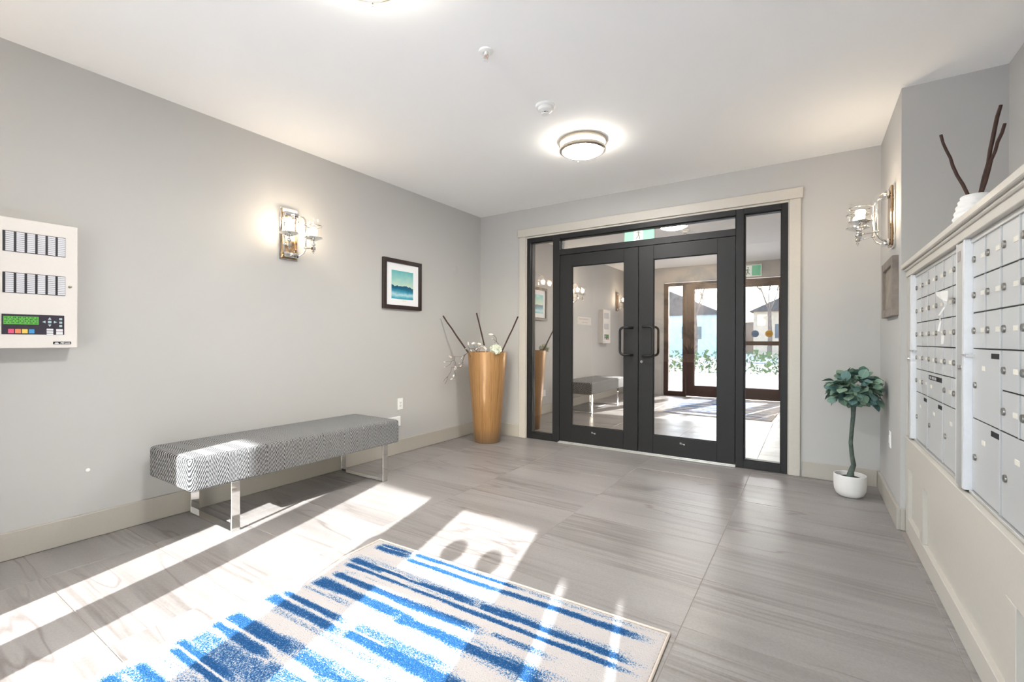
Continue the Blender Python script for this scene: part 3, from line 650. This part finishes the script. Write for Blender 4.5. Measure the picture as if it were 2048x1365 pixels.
branch('small magnolia sprig with one white bud above the green bloom',
    [[(1090, 760), (1075, 580), (1040, 540), (1035, 470), (1000, 425), (955, 412)], [(1040, 540), (1005, 510), (972, 482)], [(1020, 555), (1000, 537)]],
    [(940, 410, 44, 20, 3.0, 0), (968, 480, 15, 9, 2.6, 0), (1000, 535, 13, 8, 2.4, 1)], (), .0)
o = thing('hydrangea_bloom', 'pale green hydrangea bloom resting on the vase rim', 'flower', vp(1040, 720, -.17)); b0 = Vector(o.location)
gp = PET.copy(); gp.materials.clear(); gp.materials.append(flat('pale_green_petal', (232, 236, 220), .6, gs=150, var=.14))
for i in range(110):
    zz = 1-2*(i+.5)/110; a = i*2.39996; rr = math.sqrt(1-zz*zz); d = Vector((rr*math.cos(a), rr*math.sin(a), zz))
    q = link('petal', gp, None, o, Vector((d.x*.044, d.y*.044, d.z*.038+.028))); q.rotation_euler = (d.to_track_quat('Z', 'Y') @ Euler((random.uniform(.5, 1.2), 0, random.uniform(0, 6.3))).to_quaternion()).to_euler(); q.scale = (.036, .036, .036)
MB().tube([(0, 0, .0), (.0, .03, -.04), (-.01, .06, -.16)], .004, 6).obj('stem', flat('green_stem', (104, 122, 70), .7), o, True)
MB().sphere((0, 0, .028), .036, 14, 10, (1, 1, .86)).obj('core', MAT['pale_green_petal'], o, True)
# ------------------------------------------------------------------ potted topiary
PX, PY = 3.795, -.375
o = thing('potted_topiary', 'artificial ball topiary with round blue-green leaves in a white pot', 'potted plant', (PX, PY, 0))
MB().lathe([(.0, 0), (.070, 0), (.086, .012), (.099, .045), (.103, .09), (.103, .160), (.100, .163), (.096, .160), (.094, .13), (.0, .13)], 40, (0,0,0), False).obj('pot', flat('matte_white_ceramic', (236, 234, 230), .55, var=.01), o, True)
MB().lathe([(.0, .128), (.095, .128), (.06, .140), (.0, .146)], 24, (0,0,0), False).obj('soil', flat('dark_moss', (48, 44, 40), .95, gs=60, var=.5), o)
tr = [(.0, .0, .13), (.006, .0, .18), (.022, .0, .235), (.012, 0, .30), (.004, .002, .40), (.010, 0, .50), (.018, .002, .60), (.020, 0, .68), (.02, 0, .78)]
q = MB().tube(tr, [.028, .020, .0165, .0145, .0135, .0135, .0145, .017, .012], 10)
for i in range(14):
    a = random.uniform(0, 6.28); el = random.uniform(.0, 1.2); L_ = random.uniform(.08, .16)
    p0 = Vector((.02, 0, random.uniform(.67, .76))); d = Vector((math.cos(a)*math.cos(el), math.sin(a)*math.cos(el), math.sin(el)))
    q.tube([p0, p0+d*L_*.5+Vector((0, 0, .01)), p0+d*L_], [.005, .004, .002], 6)
q.obj('trunk', flat('grey_green_bark', (84, 96, 88), .85, gs=30, var=.3), o, True)
def leaf_mesh(seed):
    rnd = random.Random(seed); q = MB(); rows = []; n = 7; cup = rnd.uniform(.10, .22); droop = rnd.uniform(.1, .35); tw = rnd.uniform(-.25, .25)
    for i in range(n):
        t = i/(n-1); w = .04+.40*math.sin(PI*min(1, t*.97+.02)**1.25) if i < n-1 else .05
        rows.append([q.bm.verts.new((s_*w, t, cup*abs(s_)**1.5*w*1.2-droop*t*t+tw*s_*w*t)) for s_ in (-1, -.5, 0, .5, 1)])
    for a, b in zip(rows[:-1], rows[1:]):
        for j in range(4): q.bm.faces.new((a[j], a[j+1], b[j+1], b[j]))
    return q.mesh('leaf', True)
def m_leaf(i, rgb):
    k = N('topiary_leaf_%d' % i); b = k.pb(lin(rgb), .5, 0, .35); oi = k.n('ShaderNodeObjectInfo'); nz = k.noise(k.map(k.co(), (3, 8, 3)), 1.0, 3)
    c = k.mix(oi.outputs['Random'], lin(rgb), lin((rgb[0]-22, rgb[1]-16, rgb[2]-14))); c = k.mix(k.math('MULTIPLY', nz.outputs[0], .45), c, lin((rgb[0]+30, rgb[1]+32, rgb[2]+26)))
    rib = k.n('ShaderNodeSeparateXYZ'); k.l(k.co(), rib.inputs[0])
    c = k.mix(k.ramp(k.math('ABSOLUTE', rib.outputs[0]), [(.0, (.5,)*3), (.03, (0,0,0))]), c, lin((rgb[0]+55, rgb[1]+50, rgb[2]+42)))
    k.l(c, b.inputs['Base Color']); return k.m
LM = []
for i, rgb in enumerate(((98, 128, 118), (116, 140, 122), (84, 114, 112), (106, 132, 114))):
    me = leaf_mesh(i+3); me.materials.append(m_leaf(i, rgb)); LM.append(me)
cen = Vector((.03, .0, .79)); nl = 240
for i in range(nl):
    zz = .98-1.5*(i+.5)/nl; a = i*2.39996+random.uniform(-.3, .3); rr = math.sqrt(max(.02, 1-zz*zz)); sh = random.uniform(.55, 1.0)
    d = Vector((rr*math.cos(a), rr*math.sin(a), zz)); sz = random.uniform(.054, .084)
    pos = cen+Vector((d.x*.158*sh, d.y*.158*sh, d.z*.142*sh))
    if PX+pos.x > WX-.075: pos.x = WX-.075-PX
    aim = (d+Vector((random.uniform(-.6, .6), random.uniform(-.6, .6), random.uniform(-.75, .25)))).normalized()
    if PX+pos.x+aim.x*sz > WX-.012: aim.x = -abs(aim.x)*.3; aim.normalize()
    l_ = link('leaf', LM[i % 4], None, o, pos)
    yv = aim; zv = (d+Vector((0, 0, .35))).normalized(); xv = yv.cross(zv).normalized(); zv = xv.cross(yv)
    l_.rotation_euler = Matrix((xv, yv, zv)).transposed().to_euler(); l_.scale = (sz, sz, sz)
# ------------------------------------------------------------------ mailboxes
M_MB = flat('mailbox_silver', (200, 201, 201), .42, .25, .5, gs=260, var=.03); M_PLATE = flat('number_plate_cream', (226, 222, 210), .5, gs=200, var=.04)
M_JAMB = flat('mailbox_jamb', (226, 227, 230), .35, .2, .5, var=.02)
lockm = MB().lathe([(.0, -.006), (.0115, -.006), (.0125, -.004), (.0125, .001), (.0, .001)], 14, (0,0,0), False, 'y').box(-.0014, .0014, -.0068, -.0055, -.005, .005).mesh('lock', True); lockm.materials.append(flat('lock_steel', (150, 146, 140), .35, .9))
platem = MB().box(-.018, .018, -.0016, .001, -.0085, .0085, .0008).mesh('number_plate'); platem.materials.append(M_PLATE)
charm = MB().box(-.005, -.001, -.0022, -.0014, -.004, .004).box(.001, .005, -.0022, -.0014, -.004, .004).mesh('number'); charm.materials.append(flat('plate_ink', (150, 146, 138), .5))
RZ = [.947, .811, .676, .541, .409, .277, .0]
dcache = {}
def mdoor(u, x0, x1, z0, z1, kind='box'):
    w, h = round(x1-x0-.004, 4), round(z1-z0-.005, 4)
    if (w, h, kind) not in dcache:
        q = MB().box(0, w, .0, .018, 0, h, .0012).box(w-.0045, w, -.004, .002, 0, h, .0008)
        me = q.mesh('mailbox_door'); me.materials.append(M_MB); dcache[(w, h, kind)] = me
    d = link('mailbox_door', dcache[(w, h, kind)], None, u, (x0+.002, 0, z0+.0025))
    if kind == 'box':
        link('lock', lockm, None, d, (.022, 0, h/2)); pl = link('number_plate', platem, None, d, (.118, 0, h/2)); 
        return d
    if kind == 'parcel':
        link('lock', lockm, None, d, (.040, 0, h*.48)); link('number_plate', platem, None, d, (.135 if w > .2 else .1, 0, h*.74))
        MB().box(w*.82-.04 if h > .2 else .1, w*.82+.035 if h > .2 else .2, -.0015, .001, h*.885, h*.955, .0006).obj('slot', M_DARK, d)
    if kind == 'outgoing':
        s = MB().box(.022, w-.03, -.0015, .001, h*.72, h*.90, .0006).obj('slot', M_DARK, d); MB().box(.05, .075, -.003, -.001, h*.76, h*.86).box(.10, .14, -.003, -.001, h*.76, h*.86).box(.155, .19, -.003, -.001, h*.76, h*.86).obj('slot_lettering', flat('slot_print', (168, 168, 170), .5), s)
        link('number_plate', platem, None, d, (.07, 0, h*.45))
    return d
def mailbox(label, y0, cw, layout):
    u = thing('mailbox_unit', label, 'mailboxes', (4.06, y0, .600), RWL, 'wall mailbox units'); Wd = cw*6
    MB().box(0, Wd, .020, .38, -.002, .950).obj('housing', flat('mailbox_inside', (120, 121, 122), .6), u)
    MB().box(-.018, 0, -.024, .03, -.004, .962, .0015).obj('jamb', M_JAMB, u)
    MB().box(-.118 if y0 > -1.5 else -.096, -.018, -.026, -.018, -.004, .955, .0015).obj('frame_stile', M_ALU, u) if y0 < -1.5 else MB().box(-.060, -.018, -.026, -.018, -.004, .955, .0015).obj('frame_stile', M_ALU, u)
    MB().box(Wd, Wd+.018, -.024, .03, -.004, .962, .0015).obj('jamb', M_JAMB, u)
    MB().box(0, Wd, -.006, .02, .944, .962, .001).obj('head_rail', M_ALU, u); MB().box(0, Wd, -.008, .02, -.012, -.001, .001).obj('sill_rail', M_ALU, u)
    q = MB()
    for z in RZ[1:6]: q.box(0, Wd, .003, .016, z-.002, z+.002)
    q.obj('row_seam', M_DARK, u)
    xk = -.039
    MB().lathe([(.0, -.034), (.011, -.034), (.012, -.026), (.0, -.026)], 14, (xk, 0, .466), False, 'y').obj('frame_lock', M_CHROME, u, True)
    MB().box(-.016, .034, -.030, -.025, .512, .519, .001).box(.026, .034, -.028, .0, .508, .519, .001).obj('latch_tab', M_CHROME, u)
    if y0 < -1.5:
        MB().box(-.078, -.040, -.028, -.0255, .885, .925, .0006).obj('maker_plate', flat('maker_plate', (150, 142, 138), .5), u)
    for (c0, c1, r0, r1, kind) in layout: mdoor(u, c0*cw, c1*cw, RZ[r1], RZ[r0], kind)
    return u
LA = [(c, c+1, r, r+1, 'box') for r in range(4) for c in range(6)]+[(c, c+1, 4, 5, 'box') for c in (0, 1, 4, 5)]+[(2, 4, 4, 5, 'outgoing'), (0, 2, 5, 6, 'parcel'), (2, 4, 5, 6, 'parcel'), (4, 6, 5, 6, 'parcel')]
LB = [(c, c+1, r, r+1, 'box') for r in range(3) for c in range(6)]+[(c, c+1, r, r+1, 'box') for r in (3, 4) for c in (2, 3, 4, 5)]+[(0, 2, 3, 5, 'parcel'), (0, 2, 5, 6, 'parcel'), (2, 4, 5, 6, 'parcel'), (4, 6, 5, 6, 'parcel')]
mailbox('silver mailbox bank farther away, next to the sconce wall, with mail slot', -1.130, .165, LA)
mailbox('silver mailbox bank nearest the viewer, with tall parcel doors', -2.240, .1595, LB)
cb = thing('mailbox_cabinet', 'painted beige panelled base cabinet under the mailboxes', 'cabinet', (4.034, YI, 0), RWL)   # local x = YI - y, -y out
Lc = 4.28
def cbx(x0, x1, y0, y1, z0, z1, name, b=.002, par=None): return MB().box(x0, x1, y0, y1, z0, z1, b).obj(name, M_CASE, par or cb)
cbx(0, Lc, .020, .044, .0, .583, 'recessed_panel'); cbx(0.002, Lc, 0, .022, .001, .105, 'base_rail'); cbx(0.002, Lc, 0, .022, .405, .582, 'top_rail', .003)
for x in (.0, .435, 1.72, 3.0): cbx(x, x+.085, 0.0005, .022, .105, .405, 'stile', .002)
cbx(-.0, Lc, -.004, .44, .576, .5855, 'ledge', .002)
sf = thing('mailbox_shelf', 'painted beige shelf and fascia above the mailboxes', 'shelf', (4.034, YI, 1.563), RWL)
cbx(0, Lc, 0, .03, 0, .049, 'fascia', par=sf); cbx(0, Lc, -.024, .44, .049, .077, 'shelf_board', .003, sf); cbx(0, Lc, -.010, .004, .035, .050, 'shelf_moulding', .004, sf)
for i, (y0_, y1_, lb) in enumerate(((-1.066, YI-.0005, 'narrow beige filler strip between sconce wall and mailboxes'), (-5.25, -3.225, 'beige filler panel between mailboxes and street wall'))):
    struct(MB().box(4.040, 4.058, y0_, y1_, .587, 1.562, .002).obj('trim_%d' % (6+i), M_CASE), lb, 'filler')
# torn paper slip hanging on the farther mailboxes
PAPER = [((4.02,-1.847,1.395),(4.02,-2.08,1.380)),((4.018,-1.888,1.374),(4.018,-2.09,1.356)),((4.015,-1.968,1.357),(4.015,-2.10,1.342)),((4.01,-2.040,1.345),(4.01,-2.115,1.333)),((4.015,-2.03,1.331),(4.015,-2.09,1.324)),((4.02,-2.015,1.315),(4.02,-2.035,1.313)),((4.01,-1.977,1.281),(4.01,-1.994,1.280)),((4.025,-1.92,1.259),(4.025,-1.942,1.257)),((4.012,-1.949,1.215),(4.012,-1.974,1.212)),((4.03,-1.908,1.193),(4.03,-1.966,1.194)),((4.03,-1.905,1.156),(4.03,-1.952,1.156))]
b0 = Vector((4.03, -1.95, 1.15)); q = MB(); pr = None
for A, B in PAPER:
    r_ = [q.bm.verts.new(Vector(A).lerp(Vector(B), t)-b0+Vector((-.004*math.sin(t*PI), 0, 0))) for t in (0, .5, 1)]
    if pr:
        for j in range(2): q.bm.faces.new((pr[j], pr[j+1], r_[j+1], r_[j]))
    pr = r_
bmesh.ops.solidify(q.bm, geom=q.bm.faces[:], thickness=.0008)
o = thing('paper_slip', 'torn white paper slip hanging down the farther mailbox doors', 'paper', b0); q.obj('sheet', flat('paper_white', (252, 252, 250), .8, var=.005), o)
MB().box(-.0165, -.0155, -.11, -.13, .188, .190).box(-.0165, -.0155, -.10, -.135, .180, .182).obj('print', flat('paper_ink', (130, 130, 130), .8), o)
# white ribbed vase with sticks on the cabinet top
wv = Vector((4.205, -1.60, 1.640))
o = thing('ribbed_vase', 'white ribbed vase standing on the mailbox cabinet', 'vase', wv)
prof = [(.0, 0), (.078, 0)]
for i in range(56):
    t = i/55; r = .084+.010*math.sin(PI*t*.9)-.038*t**1.6; prof.append((r+.0028*math.sin(t*9.5*2*PI), .004+t*.231))
prof += [(.040, .232), (.036, .20), (.0, .19)]
q = MB().lathe(prof, 48, (0,0,0), False)
for v in q.bm.verts: v.co.z += .004*math.sin(math.atan2(v.co.y, v.co.x)*2+v.co.z*40)*(1 if .01 < v.co.z < .22 else 0)
q.obj('body', flat('ribbed_white_ceramic', (243, 243, 242), .5, var=.01), o, True)
def stk(lbl, tip, base, r): stick(lbl, [tuple(wv+Vector(base)), tuple((wv+Vector(base)).lerp(Vector(tip), .55)+Vector((random.uniform(-.006, .006), 0, 0))), tip], r, 'decor_stick', 'dark sticks in the white vase')
stk('dark stick leaning left out of the white ribbed vase', (4.079, -1.60, 2.197), (-.012, 0, .194), .0068)
stk('tallest dark stick in the white ribbed vase', (4.289, -1.60, 2.286), (.012, .006, .194), .0080)
stk('shorter dark stick leaning right in the white ribbed vase', (4.299, -1.615, 2.190), (.006, -.012, .194), .0072)
# ------------------------------------------------------------------ exit signs
def exit_sign(label, loc, rz, w, h, e):
    o = thing('exit_sign', label, 'exit sign', loc, rz)
    MB().box(-w/2, w/2, -.035, .0, 0, h, .003).obj('housing', M_WHITE, o)
    f = MB().box(-w/2+.018, w/2-.018, -.038, -.034, .018, h-.018).obj('green_face', emit('exit_green_%d' % int(e*10), (.13, .50, .32), e), o)
    MB().box(-w*.16, w*.12, -.0395, -.037, .018, h-.018).obj('white_panel', emit('exit_white_%d' % int(e*10), (.75, .85, .80), e), f)
    s = h/.23; m = flat('exit_figure', (40, 110, 84), .6); g = MB(); ox = -w*.02
    g.lathe([(.0, -.0408), (.014*s, -.0408), (.014*s, -.0390), (.0, -.0390)], 14, (ox-.004*s, 0, h*.76), False, 'y')
    def limb(pts, r): g.tube([(ox+a*s, -.0398, b*s) for a, b in pts], r*s, 5)
    limb([(-.002, .145), (.004, .12), (.0, .095)], .013); limb([(.0, .145), (.026, .128), (.036, .105)], .006); limb([(-.004, .145), (-.026, .125), (-.034, .132)], .006)
    limb([(.002, .095), (.018, .068), (.020, .035)], .0075); limb([(-.002, .095), (-.012, .066), (-.036, .050)], .0075)
    g.obj('running_figure', m, f); return o
exit_sign('green running-man exit sign over the street doors', (2.50, YF, 2.435), PI, .50, .235, .30)
ex = exit_sign('green running-man exit sign hanging in the lobby behind the transom', (1.62, 1.40, 2.49), 0, .43, .225, 2.2)
MB().box(-.01, .01, -.025, -.01, .22, .25).obj('hanger', M_WHITE, ex)
# ------------------------------------------------------------------ lobby beyond the inner doors
M_LW = flat('lobby_paint', (150, 140, 128), .8, var=.02)
sbox('floor_lobby', 'dark carpeted lobby floor beyond the doors', 'floor', [(-.1, 4.6, .15, YL, -.12, -.002)], flat('lobby_carpet', (70, 66, 62), .95, gs=80, var=.2))
sbox('ceiling_lobby', 'lobby ceiling beyond the doors', 'ceiling', [(-.1, 4.6, .15, YL+.1, H, H+.12)], M_LW)
sbox('wall_lobby_left', 'left lobby wall beyond the doors', 'wall', [(-.12, 0, .15, YL, 0, H)], M_LW)
sbox('wall_lobby_right', 'right lobby wall beyond the doors', 'wall', [(4.5, 4.6, .15, YL, 0, H)], M_LW)
sbox('wall_lobby_end', 'end lobby wall behind the floral canvas', 'wall', [(-.12, 4.6, YL, YL+.1, 0, H)], M_LW)
o = thing('lobby_sign', 'small pale sign with two red lines on the lobby side wall', 'sign', (0, 3.21, 1.465), LW)
MB().box(-.30, .30, -.012, 0, 0, .145, .002).obj('panel', flat('sign_cream', (236, 214, 190), .6, var=.01), o)
q = MB(); x = -.25
for w_ in (.03, .02, .04, .03, .05, .03, .04, .06, .03, .05, .04): q.box(x, x+w_*.8, -.0135, -.0115, .09, .112); x += w_
x = -.12
for w_ in (.03, .04, .05, .05, .04, .04): q.box(x, x+w_*.8, -.0135, -.0115, .035, .055); x += w_
q.obj('lettering', flat('sign_red', (176, 96, 74), .6), o)
o = thing('console_table', 'brown wooden console in the lobby behind the right leaf', 'console', (1.86, 3.30, 0))
mw = flat('console_walnut', (104, 62, 48), .5, gs=10, var=.2)
MB().box(-.45, .45, -.18, .18, .78, .82, .004).obj('top', mw, o); MB().box(-.42, .42, -.16, .16, .03, .78, .003).obj('body', mw, o); MB().box(-.40, -.005, -.172, -.158, .06, .75, .003).obj('door', mw, o); MB().box(.005, .40, -.172, -.158, .06, .75, .003).obj('door', mw, o)
o = thing('potted_succulent', 'spiky green succulent in a cream pot on the lobby console', 'potted plant', (1.88, 3.26, .82))
MB().lathe([(.0, 0), (.055, 0), (.075, .13), (.070, .13), (.0, .11)], 20, (0,0,0), False).obj('pot', flat('cream_pot', (226, 210, 188), .6), o, True)
for i in range(9):
    a = 2*PI*i/9; L_ = .20+.05*math.sin(i*3)
    MB().tube([(.02*math.cos(a), .02*math.sin(a), .10), (.06*math.cos(a), .06*math.sin(a), .10+L_*.55), (.13*math.cos(a), .13*math.sin(a), .10+L_*.9)], [.016, .013, .002], 6).obj('leaf', flat('succulent_green', (44, 62, 46), .6), o, True)
def m_floral():
    k = N('floral_canvas_print'); b = k.pb((.4,.35,.3), .7); n1 = k.noise(k.co(), 2.2, 5, .6, .8); n2 = k.noise(k.co(), 6, 3)
    c = k.ramp(n1.outputs[0], [(.30, lin((38, 42, 44))), (.42, lin((96, 100, 90))), (.52, lin((178, 160, 138))), (.68, lin((196, 178, 154)))])
    k.l(k.mix(k.math('MULTIPLY', n2.outputs[0], .35), c, lin((150, 128, 106))), b.inputs['Base Color']); return k.m
o = thing('lobby_canvas', 'large soft floral canvas on the lobby end wall', 'picture', (2.2, YL-.002, 1.02)); MB().box(-1.1, 1.1, -.04, 0, 0, 1.4, .004).obj('canvas', m_floral(), o)
# ------------------------------------------------------------------ street scenery (only seen mirrored)
def hedge():
    q = MB(); rnd = random.Random(5)
    for i in range(2600):
        x = rnd.uniform(-9, 10); y_ = rnd.uniform(-14.6, -13.4); z = rnd.uniform(.0, .8)*(1-.25*abs(y_+14)); s = rnd.uniform(.07, .16)
        v = [q.bm.verts.new(Vector((x, y_, z))+Vector((rnd.uniform(-s, s), rnd.uniform(-s, s), rnd.uniform(-s, s)))) for _ in range(3)]; q.bm.faces.new(v)
    o = q.obj('hedge', flat('hedge_green', (96, 112, 72), .8, gs=2, var=.3)); tag(o, 'low clipped hedge across the forecourt outside', 'hedge', None, 'stuff'); return o
hedge()
def bare_tree(label, x, y_, h, seed):
    o = thing('bare_tree', label, 'tree', (x, y_, -.02), 0, 'bare winter trees across the street'); rnd = random.Random(seed); q = MB()
    MB().tube([(0, 0, 0), (.05, 0, h*.2), (0, .05, h*.42)], [.16, .13, .10], 8).obj('trunk', flat('tree_bark', (112, 96, 86), .9, gs=8, var=.3), o, True)
    def grow(p, d, L_, r, n):
        e = p+d*L_; q.tube([p, p+d*L_*.5+Vector((rnd.uniform(-.05, .05),)*3)*L_, e], [r, r*.8, r*.6], 4, False)
        if n == 0: return
        for _ in range(3):
            grow(e, (d+Vector((rnd.uniform(-.8, .8), rnd.uniform(-.8, .8), rnd.uniform(-.2, .6)))).normalized(), L_*rnd.uniform(.6, .8), r*.6, n-1)
    for _ in range(4): grow(Vector((0, .05, h*.4)), Vector((rnd.uniform(-.6, .6), rnd.uniform(-.6, .6), 1)).normalized(), h*.2, .06, 3)
    q.obj('branches', MAT['tree_bark'], o)
for i, (x, y_, h, lb) in enumerate(((-3.0, -28, 7, 'bare tree left of the street doors outside'), (1.2, -31, 8, 'bare tree straight across the street outside'), (5.5, -29, 7.5, 'bare tree right of the street doors outside'))): bare_tree(lb, x, y_, h, i+2)
q = MB(); q.prism([(-60, -.2), (-60, 2.6), (-30, 3.4), (-8, 2.7), (12, 3.6), (35, 2.8), (60, 3.2), (60, -.2)], (-62, -44), 'y')
struct(q.obj('hillside', flat('brown_scrub', (128, 112, 98), .95, gs=.6, var=.35)), 'brown scrub hillside across the street', 'hillside')
q = MB(); q.box(-40, 40, -24, -17, -.03, -.012); struct(q.obj('road', flat('asphalt', (108, 108, 112), .9, gs=20, var=.1)), 'grey asphalt road outside', 'road')
def house(label, x, y_, w, d, h, rgb):
    o = thing('house', label, 'house', (x, y_, -.02), 0, 'houses across the street')
    MB().box(-w/2, w/2, -d/2, d/2, 0, h).obj('walls', flat('siding_%d' % rgb[0], rgb, .8, gs=4, var=.08), o)
    MB().prism([(-w/2-.3, h), (w/2+.3, h), (0, h+w*.25)], (-d/2-.3, d/2+.3), 'y').obj('roof', flat('roof_shingle', (86, 80, 78), .9, gs=6, var=.2), o)
    for i in range(3):
        wd = MB().box(-w*.36+i*w*.27, -w*.36+i*w*.27+w*.16, d/2-.02, d/2+.04, h*.42, h*.72).obj('window', flat('house_window', (70, 78, 88), .2), o)
house('pale blue house across the street outside', -6.5, -36, 9, 7, 3.2, (176, 186, 194)); house('tan house across the street outside', 5.0, -37, 10, 7, 3.4, (178, 158, 138))
